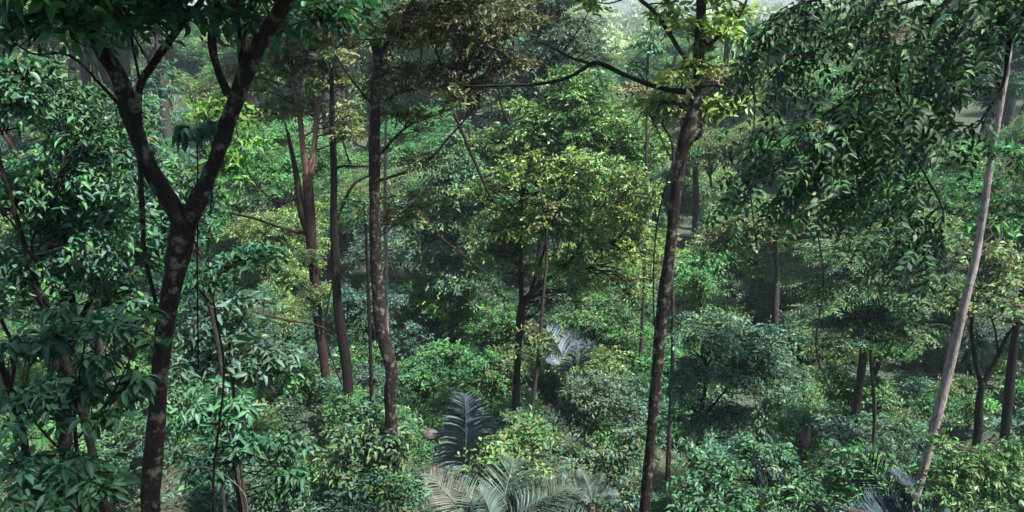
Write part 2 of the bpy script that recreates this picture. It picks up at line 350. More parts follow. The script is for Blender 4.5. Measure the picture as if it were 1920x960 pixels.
def build_tree(name, label, cat, trunk=None, limbs=(), crown=(), spec='small', lm='green', bm='bark', Y=10, seed=0,
               parts=0, group=None, twigs=True, sides=10, twig_px=2.0, root=True, over=None, spec_over=None, second=None, rough=.12, wf=.72, shoots=None):
    """trunk [(px,py,w[,dY])] from the base up; limbs the same, each a list; crown [(px,py,rx,ry,dY,nsub,nspray)]"""
    rng = np.random.default_rng(seed)
    S = dict(SPEC[spec]); S.update(spec_over or {})
    skel = []
    if trunk:
        P, R = px_path(trunk, Y, wf)
        if root:                                    # carry the trunk on down into the ground
            gz = float(ground(P[0][0], P[0][1])) - .25
            if P[0][2] > gz + .05:
                d = (P[0] - P[1]) / max(1e-3, P[1][2] - P[0][2]); h = P[0][2] - gz; d[:2] *= .4; d = d * min(1, 1) 
                ex = P[0] + np.array([d[0] * h, d[1] * h, -h]); m_ = (P[0] + ex) / 2
                P = np.vstack([ex, m_, P]); R = np.concatenate([[R[0] * 1.7], [R[0] * 1.12], R])
        base = P[0].copy()
    else:
        c = crown[0]; b = at(c[0], c[1], Y + c[4]); base = np.array([b[0], b[1], float(ground(b[0], b[1])) - .05]); P = None
    o = tag(empty(name, base), label, cat, group)
    if P is not None:
        V, T = tube(P - base, R, sides, 5, rough, rng); link('trunk', tri_mesh('trunk', V, T, True), M[bm], o); skel.append(catmull(P, 5))
    for lb in limbs:
        bm2 = bm
        if isinstance(lb, tuple): bm2, lb = lb
        Q, R2 = px_path(lb, Y, wf); V, T = tube(Q - base, R2, max(6, sides - 3), 5, rough, rng)
        link('branch', tri_mesh('branch', V, T, True), M[bm2], o); skel.append(catmull(Q, 5))
    if not crown: return o
    blobs = []
    for c in crown:
        if c[0] == 'w': blobs.append((np.array(c[1:4]), c[4:7], c[7], 0)); continue
        cc = at(c[0], c[1], Y + c[4]); s = mpp(c[0], c[1], Y + c[4]); rx, rz = c[2] * s, c[3] * s
        blobs.append((cc, (rx, min(rx, max(rz, rx * .75)) if len(c) < 8 else c[7], rz), c[5], c[6]))
    fr, hubs, seats = crown_frames(rng, blobs, S)
    tb = MB()
    if shoots:                                       # leafy shoots that leave the boughs one by one
        lean, count, slen, per = shoots; extra = [fr]; SKL = [catmull(px_path(l if isinstance(l, list) else l[1], Y, wf)[0], 6) for l in limbs]
        for l_ in SKL:
            m_ = max(2, int(count * np.linalg.norm(np.diff(l_, axis=0), axis=1).sum()))
            for q in range(m_):
                st = l_[int(len(l_) * rng.uniform(.12, 1) * .999)]; d_ = unit(np.asarray(lean) + rng.normal(0, .42, 3)); ln = slen * rng.uniform(.5, 1.25)
                t_ = np.linspace(0, 1, 6)[:, None]; pp = st + d_ * ln * t_ - UP * ln * .35 * t_ ** 2
                V, T = tube(pp - base, np.linspace(.009, .003, 6), 4, 1); tb.add(V, T)
                s_ = np.linspace(.22, 1, per)[:, None]; C_ = st + d_ * ln * s_ - UP * ln * .35 * s_ ** 2; sd = unit(np.cross(d_, UP + rng.normal(0, .2, 3)))
                A_ = d_ * .6 + sd * np.where(np.arange(per) % 2, 1, -1)[:, None] * .8 - UP * .25 + rng.normal(0, .18, (per, 3)); A_[-1] = d_ - UP * .4
                extra.append(sprays(rng, C_, A_, UP * .9 + rng.normal(0, .25, (per, 3)) + np.array([0, -.3, 0]), 'pinnate', S['k'], S['L'], S['aspect'], S['length'], .4, .28))
        fr = [np.concatenate([e[i] for e in extra]) for i in range(5)]
    if skel:
        SK = np.concatenate(skel)
    else:
        SK = None
    tw = twig_px * mpp(960, 480, Y) / 2
    if twigs:
        cap = 1.1 * max(max(q[1]) for q in blobs)
        for h, st in zip(hubs, seats):
            if SK is not None:
                cost = np.linalg.norm(SK - h, axis=1) + 1.2 * np.clip(SK[:, 2] - h[2], 0, None); a = SK[np.argmin(cost * rng.uniform(.75, 1.45, len(cost)))]
            else:
                a = base + np.array([rng.normal(0, .1), rng.normal(0, .1), 0])
            far = np.linalg.norm(a - h); a = h + (a - h) * min(1, cap / max(far, 1e-3))
            mid = (a + h) / 2 + rng.normal(0, .16, 3) * np.linalg.norm(a - h) * .7 + UP * .06 * np.linalg.norm(a - h)
            V, T = tube([a - base, mid - base, h - base], [tw * 1.7, tw * 1.2, tw * .8], 4, 4); tb.add(V, T)
            for e in st[::max(1, len(st) // 6)][:7]:
                m2 = (h + e) / 2 + rng.normal(0, .08, 3) * np.linalg.norm(e - h)
                V, T = tube([h - base, m2 - base, e - base], [tw * .9, tw * .65, tw * .35], 3, 2); tb.add(V, T)
        V, T = tb.arrays(); t = link('twigs', tri_mesh('twigs', V, T, True), M['bark_grey' if bm == 'bark_pale' else bm], o); t['kind'] = 'stuff'
    mask = np.ones(len(fr[0]), bool)
    if parts: mask = leaf_objects(fr, M[lm], o, base, rng, parts)
    fr = [a[mask] for a in fr]; fr[0] = fr[0] - base
    if second:                                       # some leaves of another tint
        pick = rng.random(len(fr[0])) < second[1]
        V, T = leaves(*[a[pick] for a in fr], S['shape']); f = link('foliage', tri_mesh('foliage', V, T, S['shape'] != 'lo'), M[second[0]], o); f['kind'] = 'stuff'
        fr = [a[~pick] for a in fr]
    V, T = leaves(*fr, S['shape']); f = link('foliage', tri_mesh('foliage', V, T, S['shape'] != 'lo'), M[lm], o); f['kind'] = 'stuff'
    return o

# ================================================================== SETTING
def build_ground():
    ys = np.concatenate([np.arange(-60, -6, 4), np.arange(-6, 40, .8), np.arange(40, 110, 2.5), np.arange(110, 700, 15), np.arange(700, 4200, 50)])
    xs = np.concatenate([-np.geomspace(3600, 44, 60), np.arange(-42, 43, 1.5), np.geomspace(44, 3600, 60)])
    X, Yy = np.meshgrid(xs, ys); Z = ground(X, Yy)
    V = np.stack([X, Yy, Z], -1).reshape(-1, 3); nx = len(xs)
    i = (np.arange(len(ys) - 1)[:, None] * nx + np.arange(nx - 1)[None]).ravel()
    T = np.concatenate([np.stack([i, i + 1, i + nx + 1], -1), np.stack([i, i + nx + 1, i + nx], -1)])
    o = link('ground', tri_mesh('ground', V, T, True), M['ground']); o['kind'] = 'structure'; return o
build_ground()

# ================================================================== FAR FOREST (reads as one mass)
def canopy_mass(name, label, y0, y1, n, r0, r1, per, m, seed, xs=.75, leaf=.9):
    rng = np.random.default_rng(seed); mb = MB()
    for i in range(n):
        y = y0 + (y1 - y0) * rng.random() ** .8; x = rng.uniform(-xs, xs) * y
        r = rng.uniform(r0, r1); z = float(ground(x, y)) + r * rng.uniform(.5, 1.3)
        P, u = blob(rng, (x, y, z), (r, r, r * .75), per, .8, -.2)
        N = u + rng.normal(0, .35, u.shape); A = rng.normal(size=u.shape)
        V, T = leaves(P, A - N * np.sum(A * N, 1)[:, None] / (np.sum(N * N, 1)[:, None]), N, rng.uniform(.6, 1.3, len(P)) * leaf * r / 4, rng.uniform(.5, 1, len(P)) * leaf * r / 5, 'lo'); mb.add(V, T)
    V, T = mb.arrays(); o = link(name, tri_mesh(name, V, T), M[m]); tag(o, label, 'forest', kind='stuff'); return o
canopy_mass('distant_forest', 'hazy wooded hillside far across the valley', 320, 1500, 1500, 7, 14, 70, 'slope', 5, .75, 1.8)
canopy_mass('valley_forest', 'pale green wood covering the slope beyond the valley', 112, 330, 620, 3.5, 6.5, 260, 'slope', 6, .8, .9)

# ================================================================== TREES BEHIND, shared crowns
def crown_template(seed, nb, ns, npr, spec, rz=.8, leafL=.05, over=None):
    rng = np.random.default_rng(seed); S = dict(SPEC[spec]); S['L'] = leafL; S['length'] = leafL * 4; S.update(over or {})
    bl = []
    for i in range(nb + (3 if leafL < .1 else 1)):
        a = rng.uniform(0, 6.28); q = rng.uniform(.1, .62) if i else 0
        bl.append(((q * math.cos(a), q * math.sin(a), rng.uniform(-.35, .45) * rz), np.array([.52, .52, .42 * rz]) * rng.uniform(.7, 1.1), ns, npr))
    fr, h, s = crown_frames(rng, bl, S); V, T = leaves(*fr, 'lo')
    mb = MB(); root_ = np.array([0, 0, -rz * 1.0])
    lead = np.array([0, 0, .1])
    for q in h[::3]:
        st = root_ + (lead - root_) * rng.uniform(.1, 1); mid = (st + q) / 2 + rng.normal(0, .07, 3); v, t = tube([st, mid, q], [.012, .008, .004], 4, 3); mb.add(v, t)
    v, t = tube([root_ - UP * .1, (root_ + lead) / 2, lead], [.03, .02, .01], 5, 3); mb.add(v, t)
    return (V, T), mb.arrays()
TPL = []
for sd, nb, ns, npr, sp, rz, ll in ((1, 7, 9, 24, 'small', .85, .06), (2, 9, 8, 26, 'small', 1.05, .055), (3, 6, 10, 24, 'fine', .7, .05), (4, 8, 8, 22, 'medium', .9, .085), (5, 7, 8, 20, 'fern', .6, .085), (6, 8, 9, 20, 'small', 1.2, .05), (7, 6, 9, 20, 'medium', .75, .07),
                              (8, 4, 7, 20, 'medium', .8, .14), (9, 5, 6, 20, 'near', .75, .12), (10, 4, 7, 20, 'small', .85, .11)):
    TPL.append(crown_template(sd, nb, ns, npr, sp, rz, ll))
ME = {}
def tpl_mesh(i):
    if i not in ME:
        me = tri_mesh('crown', *TPL[i][0]); me.materials.append(M['green']); me.materials.append(M['teal']); ME[i] = me
        fp = len(SHAPE['lo'][1]); nl = len(me.polygons) // fp; ky = np.repeat((np.random.default_rng(i).random(nl // 24 + 1) < .38), 24)[:nl]; me.polygons.foreach_set('material_index', np.repeat(ky.astype(np.int32), fp))
        me = tri_mesh('branches', *TPL[i][1]); me.materials.append(M['bark_grey']); ME[('s', i)] = me
    return ME[i], ME[('s', i)]
TRUNK = []
for sd in range(3):
    rg = np.random.default_rng(90 + sd); q = np.linspace(0, 1, 6)
    me = tri_mesh('trunk', *tube(np.column_stack([np.cumsum(rg.normal(0, .012, 6)), np.cumsum(rg.normal(0, .012, 6)), q]), (1 - .5 * q), 7, 3, .1, rg), smooth=True) if False else None
    P_ = np.column_stack([np.concatenate([[0], np.cumsum(rg.normal(0, .02, 5))]), np.concatenate([[0], np.cumsum(rg.normal(0, .02, 5))]), q])
    me = tri_mesh('trunk', *tube(P_, .022 * (1.25 - .65 * q), 7, 3, .1, rg), smooth=True); me.materials.append(M['bark_grey']); TRUNK.append(me)
def shared_tree(x, y, h, r, ti, m, label, group, rng, name='forest_tree', cat='tree', zc=None):
    z = float(ground(x, y)) - .1
    o = tag(empty(name, (x, y, z)), label, cat, group)
    cm, sm = tpl_mesh(ti); rz = r * rng.uniform(.85, 1.1); top = max(h - rz, rz * .75)
    c = link('crown', cm, None, o, (0, 0, top))
    for q, mm in ((0, m), (1, MIX[m])): c.material_slots[q].link = 'OBJECT'; c.material_slots[q].material = M[mm]
    c.rotation_euler = (0, 0, 0); c.scale = (r * rng.uniform(.8, 1.2), r * rng.uniform(.8, 1.2), rz); c.rotation_euler = (rng.normal(0, .13), rng.normal(0, .13), rng.uniform(0, 6.28)); c['kind'] = 'stuff'
    s = link('branches', sm, None, o, (0, 0, top)); s.scale = c.scale; s.rotation_euler = c.rotation_euler; s['kind'] = 'stuff'
    if name != 'bush':
        t = link('trunk', TRUNK[int(rng.integers(3))], None, o); t.scale = (max(2.2, h), max(2.2, h), top); t.rotation_euler = (0, 0, rng.uniform(0, 6.28))
    return o
rng = np.random.default_rng(77)
MIX = dict(green='bright', teal='green', grey='teal', olive='green', pale='green', deep='teal', bright='pale', rust='olive', yellow='pale')
tints = ['green', 'teal', 'grey', 'olive', 'pale', 'deep', 'bright', 'rust', 'yellow']
ZONES = [(310, 'left of the forked tree'), (690, 'between forked and straight trunks'), (975, 'between straight trunk and domed tree'),
         (1250, 'between domed tree and right trunk'), (1560, 'just right of the right trunk'), (1790, 'left of the pale trunk'), (9e9, 'right of the pale trunk')]
TINT = dict(green='mid green', teal='blue green', grey='grey green', olive='dull olive', pale='pale green', deep='dark green', bright='bright green', rust='rusty brown', yellow='yellow green')
SHP = ['rounded', 'tall domed', 'fine leaved', 'bushy', 'feathery', 'upright', 'loose', 'big leaved', 'drooping', 'small leaved']
DEEP = {'bush': ((19, 'low on the near slope'), (23, 'in the near undergrowth'), (29, 'in the middle undergrowth'), (36, 'in the far undergrowth'), (999, 'deepest in the undergrowth')), 'tree': ((31, 'just behind the shrubs'), (36.01, 'farther behind the shrubs'), (41, 'on the near valley floor'), (48, 'in mid valley'), (58, 'beyond the valley floor'), (70, 'at the opposite slope foot'), (82, 'on the lower opposite slope'), (94, 'halfway up opposite'), (108, 'high on the far side'), (999, 'farthest across'))}
def scatter(n, y0, y1, h0, h1, r0, r1, wts, label, group, name, cat, mind, tplw=(.17, .17, .14, .16, .06, .16, .14), edge=.74):
    pts = []; k = 0; tries = 0
    while k < n and tries < n * 40:
        tries += 1
        y = y0 + (y1 - y0) * rng.random() ** .85; x = rng.uniform(-edge, edge) * (y + 3)
        uu = PW / 2 + F * x / (y + 4)
        if cat == 'bush' and y < 20.5 and (790 < uu < 940 or (y < 15.5 and 1560 < uu < 1760)): continue
        if any((x - a) ** 2 + (y - b) ** 2 < mind ** 2 for a, b in pts): continue
        pts.append((x, y)); k += 1
        h = rng.uniform(h0, h1); r = rng.uniform(r0, r1)
        if y > 60 and x / y < .06: h *= 1.2
        if y > 36:                                   # the valley opens toward two gaps between the crowns
            q = x / y
            if .085 < q < .20 or .285 < q < .345: h = min(h, max(4, y * .08))
            elif -.44 < q < -.34: h = min(h, max(4, y * .12))
        ti = int(rng.choice(7, p=tplw)) if cat == 'tree' else 7 + int(rng.integers(3)); tn = tints[int(rng.choice(9, p=np.array(wts) / sum(wts)))]
        u = project(np.array([[x, y, float(ground(x, y)) + h * .6]]))[0][0]; zone = next(q[1] for q in ZONES if u < q[0]); dp = next(q[1] for q in DEEP[cat] if y < q[0])
        shared_tree(x, y, h, r, ti, tn, f"{SHP[ti]} {TINT[tn]} {cat} {dp}, {zone}", group, rng, name, cat)
scatter(200, 58, 125, 8, 19, 3.0, 5.4, (3, 2, 1, 2, 4, 0, 3, 1, 4), 'hazy forest tree on the far side of the valley', 'trees across the valley', 'forest_tree', 'tree', 3.6)
scatter(100, 36, 58, 5, 12, 2.2, 3.8, (4, 3, 2, 1, 3, 1, 4, 0, 3), 'leafy tree down in the valley behind the tall trunks', 'trees on the valley floor', 'forest_tree', 'tree', 2.7)
scatter(290, 16, 44, 1.0, 2.6, .8, 1.8, (4, 5, 3, 0, 3, 2, 2, 0, 0), 'low leafy bush in the undergrowth below the trees', 'bushes in the undergrowth', 'bush', 'bush', .95)

scatter(34, 26, 36, 3.0, 5.2, 1.4, 2.2, (4, 4, 2, 1, 3, 1, 3, 0, 2), 'x', 'young trees behind the shrubs', 'young_tree', 'tree', 2.0)
def undergrowth():
    rg = np.random.default_rng(8); n = 9000
    y = 9 + 40 * rg.random(n) ** .8; x = rg.uniform(-.75, .75, n) * (y + 2); z = ground(x, y)
    A = unit(rg.normal(size=(n, 3)) * np.array([1, 1, .4]) + .3 * UP); N = unit(UP + rg.normal(0, .35, (n, 3)))
    P = np.stack([x, y, z + rg.uniform(.05, .7, n)], -1)
    fr = sprays(rg, P, A, N, 'twig', 7, .16, .42, .5, .3)
    V, T = leaves(*fr, 'lo'); o = link('undergrowth', tri_mesh('undergrowth', V, T), M['teal']); tag(o, 'low leafy ground cover on the forest floor', 'undergrowth', kind='stuff')
undergrowth()
def litter():
    rg = np.random.default_rng(9); n = 16000
    y = 4 + 44 * rg.random(n) ** .8; x = rg.uniform(-.72, .72, n) * (y + 2); z = ground(x, y) + rg.uniform(.02, .09, n)
    V, T = leaves(np.stack([x, y, z], -1), rg.normal(size=(n, 3)) * np.array([1, 1, .15]), UP + rg.normal(0, .3, (n, 3)), rg.uniform(.10, .22, n), rg.uniform(.05, .10, n), 'lo')
    o = link('leaf_litter', tri_mesh('leaf_litter', V, T), M['rust']); tag(o, 'brown fallen leaves scattered over the forest floor', 'leaf litter', kind='stuff')
litter()

# ================================================================== TREES ONE CAN TELL APART
B = build_tree
# big forked tree on the left
B('forked_tree', 'big dark forked tree whose trunk splits into a V, on the left', 'tree', Y=7, seed=11, lm='deep', spec='near', parts=300, sides=16,
  trunk=[(283, 960, 46), (292, 800, 46), (305, 650, 46), (322, 540, 50), (343, 430, 60), (347, 400, 50)],
  limbs=[[(345, 425, 52), (318, 375, 46), (278, 310, 44), (248, 225, 44), (225, 150, 42), (185, 80, 38), (150, 0, 34, .2), (120, -120, 28, .5), (90, -300, 18, .8)],
         [(352, 420, 50), (378, 360, 44), (408, 290, 40), (432, 215, 42), (468, 120, 40), (505, 50, 40), (548, -15, 38, -.2), (600, -130, 30, -.4), (640, -320, 20, -.7)],
         [(258, 235, 22), (262, 165, 20), (290, 115, 20), (330, 60, 17), (378, 0, 14, -.2), (430, -90, 10, -.4)],
         [(428, 178, 24), (408, 130, 20), (397, 70, 20), (408, 0, 18, .2), (420, -110, 12, .4)],
         [(452, 120, 15), (450, 70, 11), (438, 0, 10, .1), (430, -70, 7, .2)],
         [(230, 205, 9), (190, 160, 8), (150, 118, 7), (115, 100, 6), (60, 100, 5, -.2), (0, 60, 4, -.4)],
         [(262, 300, 13, -.1), (267, 400, 12, -.15), (272, 480, 11, -.1), (292, 565, 10)]],
  crown=[(60, 30, 150, 70, -.3, 9, 16), (200, -20, 160, 80, -.3, 10, 15), (330, 20, 110, 60, -.2, 7, 13), (470, 0, 110, 60, .2, 5, 10), (110, -150, 260, 130, .3, 14, 16), (480, -190, 300, 130, 0, 16, 16),
         ('w', -1.6, 5.2, 22.9, 3.4, 3.2, .9, 13), ('w', -5.5, 5.5, 22.4, 2.6, 3.0, .9, 8), (20, -60, 160, 90, -1, 8, 14), (590, 15, 60, 26, 1.5, 6, 12), (520, 40, 50, 24, 1, 4, 10), (650, 0, 50, 24, 2, 4, 10)])  # world-placed blobs are unseen canopy added overhead to shade the foreground
B('leafy_branch', 'dark drooping leaves hanging in the V of the big forked tree', 'branch', Y=8, seed=12, lm='deep', spec='whorl', parts=60, root=False, bm='bark_dark',
  trunk=[(372, 690, 4), (370, 520, 4), (371, 330, 4), (368, 232, 3)], crown=[(368, 238, 44, 14, 0, 2, 5)], spec_over=dict(droop=.9, L=.22))
# saplings at bottom left
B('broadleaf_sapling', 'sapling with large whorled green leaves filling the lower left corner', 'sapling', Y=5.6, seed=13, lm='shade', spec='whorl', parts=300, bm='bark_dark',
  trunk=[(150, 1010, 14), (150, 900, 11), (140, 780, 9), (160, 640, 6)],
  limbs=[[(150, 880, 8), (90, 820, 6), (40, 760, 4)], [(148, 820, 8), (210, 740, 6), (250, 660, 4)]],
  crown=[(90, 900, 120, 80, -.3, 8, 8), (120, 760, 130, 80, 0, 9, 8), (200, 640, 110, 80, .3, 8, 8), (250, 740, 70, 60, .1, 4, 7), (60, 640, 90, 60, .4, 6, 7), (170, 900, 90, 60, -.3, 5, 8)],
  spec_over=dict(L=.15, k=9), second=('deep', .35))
B('slender_tree', 'slender tree with glossy dark leaves behind the big forked tree, at the left edge', 'tree', Y=10, seed=14, lm='teal', spec='near', parts=300, bm='bark_dark',
  trunk=[(150, 760, 20), (110, 640, 15), (72, 545, 14), (40, 440, 13), (8, 330, 12), (-20, 250, 10)],
  limbs=[[(72, 545, 9), (60, 460, 8), (90, 380, 6), (120, 300, 4)]],
  crown=[(60, 170, 130, 90, .4, 10, 17), (190, 300, 110, 90, .8, 10, 17), (60, 360, 110, 90, .5, 10, 16), (170, 430, 110, 90, .8, 9, 15), (60, 520, 110, 70, .5, 9, 15), (220, 540, 80, 80, .9, 7, 14), (210, 190, 70, 60, 1, 5, 14)], second=('green', .5))
B('crooked_tree', 'crooked slim trunk at the left edge below the glossy leaves', 'tree', Y=8, seed=15, bm='bark_dark', trunk=[(60, 900, 20), (30, 760, 18), (0, 680, 16), (-30, 600, 14)], lm='green', spec='near', crown=[(-60, 560, 60, 50, 0, 3, 8)],
  limbs=[[(20, 730, 10), (28, 660, 9), (-5, 585, 8)]])
B('broad_trunk_tree', 'short thick trunk half hidden by leaves left of the big forked tree', 'tree', Y=11, seed=16, bm='bark', trunk=[(118, 780, 36), (125, 660, 34), (130, 580, 34), (122, 480, 30), (130, 380, 22)], lm='green', spec='near',
  crown=[(120, 330, 140, 90, .8, 10, 16), (230, 420, 60, 80, 1.2, 5, 12)], second=('teal', .4), limbs=[[(128, 640, 16), (170, 560, 13), (200, 470, 10)]])
B('leaning_tree', 'pale leaning stem against the leaves at the upper left edge', 'tree', Y=12, seed=17, bm='bark_red', trunk=[(140, 700, 12), (95, 450, 12), (52, 330, 11), (0, 240, 9), (-40, 190, 8)], lm='pale', spec='small', crown=[(-30, 150, 60, 50, 0, 4, 12)])
# lime bush seen through the V
B('lime_bush', 'lime green bush lit up behind the V of the forked tree', 'bush', Y=15, seed=18, lm='lime', spec='medium', bm='bark_grey', trunk=[(400, 760, 8), (390, 500, 7), (400, 330, 5)],
  crown=[(395, 200, 75, 38, 0, 8, 14), (450, 290, 50, 45, 0, 6, 12), (370, 330, 55, 40, .3, 6, 12)])
B('green_tree', 'mid green leafy tree filling the view under the V of the forked tree', 'tree', Y=14, seed=19, lm='green', spec='near', bm='bark_grey', trunk=[(430, 800, 14), (400, 600, 12), (350, 420, 9)],
  crown=[(300, 330, 90, 70, .6, 8, 14), (330, 420, 110, 70, .8, 9, 14), (240, 480, 70, 90, .5, 7, 14), (250, 230, 70, 80, .6, 7, 14)], second=('teal', .5))
B('drooping_tree', 'dark green leafy branches right of the thick forked trunk', 'tree', Y=10, seed=20, lm='deep', spec='near', bm='bark_dark', parts=200,
  trunk=[(400, 900, 7), (420, 700, 6), (400, 560, 6), (420, 500, 5)], limbs=[[(405, 580, 6), (350, 520, 5), (320, 500, 4)]],
  crown=[(460, 485, 75, 32, 0, 8, 13), (400, 520, 60, 28, 0, 5, 11)])
B('teal_shrub', 'bluish green shrub right of the thick forked trunk', 'shrub', Y=15, seed=21, lm='teal', spec='medium', bm='bark_grey', parts=300,
  trunk=[(450, 860, 10), (440, 760, 9), (430, 640, 6)], crown=[(420, 600, 100, 60, 0, 11, 16), (380, 680, 70, 60, -.3, 8, 14), (500, 660, 70, 70, .3, 8, 14), (440, 560, 60, 30, 0, 5, 12)], second=('grey', .3))
B('dark_shrub', 'dark green shrub in the shade at the bottom left of the forest floor', 'shrub', Y=12, seed=22, lm='deep', spec='whorl', bm='bark_dark', parts=300,
  trunk=[(450, 950, 10), (440, 880, 8), (440, 800, 6)], crown=[(400, 770, 110, 50, 0, 10, 10), (500, 830, 80, 60, -.3, 9, 10), (380, 880, 80, 40, -.5, 6, 8), (530, 900, 60, 50, -.5, 7, 9)], spec_over=dict(L=.2), second=('teal', .3))
B('arching_stem', 'thin pale stem arching over the dark shrub', 'stem', Y=10.5, seed=23, bm='bark_pale', root=False, sides=6, wf=.55, trunk=[(305, 905, 3), (330, 885, 5), (365, 875, 5), (400, 880, 4), (425, 893, 3), (460, 930, 2), (465, 990, 2)])
B('pale_shrub', 'pale leafed shrub at the foot of the two straight trunks', 'shrub', Y=17, seed=24, lm='pale', spec='medium', bm='bark_dark', parts=300,
  trunk=[(690, 980, 12), (680, 880, 10), (690, 820, 7)], crown=[(690, 810, 70, 40, 0, 8, 15), (640, 870, 60, 50, 0, 7, 14), (740, 830, 50, 40, .2, 6, 13), (700, 900, 80, 50, -.4, 8, 14)], second=('teal', .45))
# reddish forked trunk
B('reddish_tree', 'reddish trunk with a pink fork under an olive crown', 'tree', Y=25, seed=25, lm='olive', spec='small', bm='bark_red', parts=0,
  trunk=[(624, 825, 26), (608, 680, 25), (592, 560, 24), (583, 440, 27), (576, 330, 30)],
  limbs=[('bark_pink', [(577, 335, 20), (568, 280, 16), (562, 220, 14), (545, 130, 9)]), ('bark_pink', [(580, 330, 20), (590, 270, 15), (596, 205, 14), (620, 120, 9)]),
         [(578, 440, 22), (562, 380, 20), (556, 330, 16), (540, 250, 9)], [(583, 440, 9), (530, 428, 7), (470, 408, 6), (400, 395, 4)]],
  crown=[(560, 110, 85, 55, 0, 13, 22), (520, 200, 60, 60, 0, 9, 20), (620, 170, 60, 60, 0, 9, 20), (480, 120, 60, 60, .6, 8, 18), (620, 60, 60, 60, 0, 8, 18), (560, -30, 160, 60, 0, 14, 20), (640, 250, 40, 40, 0, 5, 15)], second=('pale', .22))
B('vine_clump', 'clump of pale vines wrapped around the reddish trunk', 'vine', Y=24.6, seed=26, lm='pale', spec='fine', bm='bark_grey', root=False, trunk=[(600, 640, 4), (592, 560, 5), (586, 470, 4)],
  crown=[(588, 540, 34, 70, 0, 7, 18), (575, 480, 26, 30, 0, 4, 14)])
B('slim_dark_tree', 'slim dark trunk standing between the reddish trunk and the thick straight one', 'tree', Y=23, wf=.9, seed=27, lm='olive', spec='small', bm='bark_dark',
  trunk=[(652, 780, 24), (650, 690, 22), (634, 580, 19), (627, 440, 17), (626, 320, 15), (622, 180, 10), (625, 60, 7)],
  limbs=[[(628, 420, 7), (660, 350, 6), (700, 325, 5)], [(622, 325, 6), (640, 312, 6), (690, 312, 4)]],
  crown=[(640, 110, 50, 50, 0, 6, 16), (660, 240, 45, 40, 0, 5, 14), (600, 0, 70, 50, 0, 6, 14)])
B('thin_straight_tree', 'very thin straight dark trunk left of the thick straight one', 'tree', Y=22, seed=28, lm='deep', spec='small', bm='bark_dark', trunk=[(698, 790, 11), (694, 640, 9), (688, 480, 8), (684, 380, 5)], crown=[(684, 400, 40, 34, 0, 4, 14)])
B('straight_tree', 'tall straight dark trunk with a knee near its foot and a brown olive crown', 'tree', Y=17, seed=29, lm='brown', spec='fine', bm='bark', sides=14, wf=.88, spec_over=dict(flat=.3, dens=2.2),
  trunk=[(738, 915, 22), (733, 800, 24), (731, 740, 25), (734, 695, 29), (716, 620, 25), (706, 520, 25), (703, 400, 25), (702, 280, 23), (704, 180, 21), (709, 120, 21), (694, 40, 20), (684, -40, 18), (680, -200, 12)],
  limbs=[[(712, 190, 8), (770, 165, 7), (830, 140, 5), (880, 160, 4)], [(706, 340, 7), (790, 310, 6), (840, 260, 4), (900, 190, 3)], [(700, 200, 7), (660, 150, 5), (620, 90, 4)], [(707, 110, 10), (750, 40, 8), (800, -40, 6)], [(704, 300, 6), (760, 240, 5), (830, 210, 3)]],
  crown=[(790, 60, 100, 75, 0, 18, 26), (890, 60, 95, 80, .3, 16, 26), (800, 140, 95, 60, 0, 13, 24), (880, 150, 70, 50, .4, 8, 20), (760, 230, 60, 45, 0, 9, 22), (800, 300, 60, 32, 0, 7, 20), (870, 180, 70, 35, .2, 8, 22),
         (740, 400, 45, 60, .5, 8, 18), (960, 120, 60, 50, .6, 7, 16), (730, 150, 50, 60, .3, 6, 16), (700, 60, 60, 60, .5, 6, 18), (820, -60, 190, 60, 0, 18, 22), (950, 30, 70, 60, .5, 9, 22)], second=('olive', .4))
B('pale_thin_tree', 'thin pale stem hugging the right side of the tall straight trunk', 'tree', Y=18.2, seed=30, lm='olive', spec='small', bm='bark_pale', trunk=[(740, 820, 10), (727, 640, 9), (724, 480, 10), (722, 340, 8), (724, 190, 5)], crown=[(735, 160, 50, 40, 0, 5, 14)])
# centre tree
B('centre_tree', 'domed tree with yellow green lit top in the middle of the picture', 'tree', Y=22, seed=31, lm='yellow', spec='small', bm='bark_dark', wf=.6, sides=12,
  trunk=[(966, 860, 24), (968, 740, 24), (972, 640, 24), (978, 570, 24)],
  limbs=[[(976, 580, 18), (1000, 545, 16), (1030, 520, 13), (1060, 500, 8), (1100, 440, 6)], [(978, 575, 17), (976, 480, 14), (978, 380, 12), (985, 300, 6)], [(990, 560, 10), (1020, 470, 8), (1030, 400, 6)], [(1040, 515, 7), (1090, 510, 6), (1150, 470, 4)]],
  crown=[(1050, 320, 95, 48, -.6, 15, 26), (990, 330, 70, 50, -.4, 10, 24), (1130, 330, 80, 50, 0, 12, 24), (1190, 390, 62, 60, .2, 10, 22), (1080, 420, 90, 60, -.2, 12, 22), (960, 420, 80, 60, .2, 11, 22), (1150, 470, 80, 50, 0, 10, 20),
         (1060, 500, 80, 40, 0, 8, 18), (910, 360, 50, 45, .4, 7, 20), (960, 510, 60, 50, .3, 7, 18), (1210, 330, 40, 40, 0, 5, 18), (1060, 400, 130, 70, .8, 14, 18), (1200, 460, 60, 60, .4, 8, 18), (930, 460, 70, 60, .6, 8, 18), (1090, 550, 80, 40, .5, 7, 18), (1000, 560, 50, 50, .9, 5, 18), (1160, 540, 60, 40, .5, 6, 18)], spec_over=dict(flat=.3, dens=3.0, L=.16, subr=(.22, .42), fray=.3), second=('green', .25))
B('thin_double_tree', 'thin stem rising just right of the domed tree trunk', 'tree', Y=20.5, seed=32, lm='olive', spec='small', bm='bark_grey', trunk=[(988, 880, 14), (998, 760, 12), (1008, 680, 10), (1018, 560, 9), (1026, 450, 7), (1012, 350, 5)],
  limbs=[[(1008, 690, 6), (1040, 650, 5), (1050, 640, 3)]], crown=[(1000, 640, 50, 40, 0, 5, 13), (1020, 400, 40, 40, 0, 4, 12)])
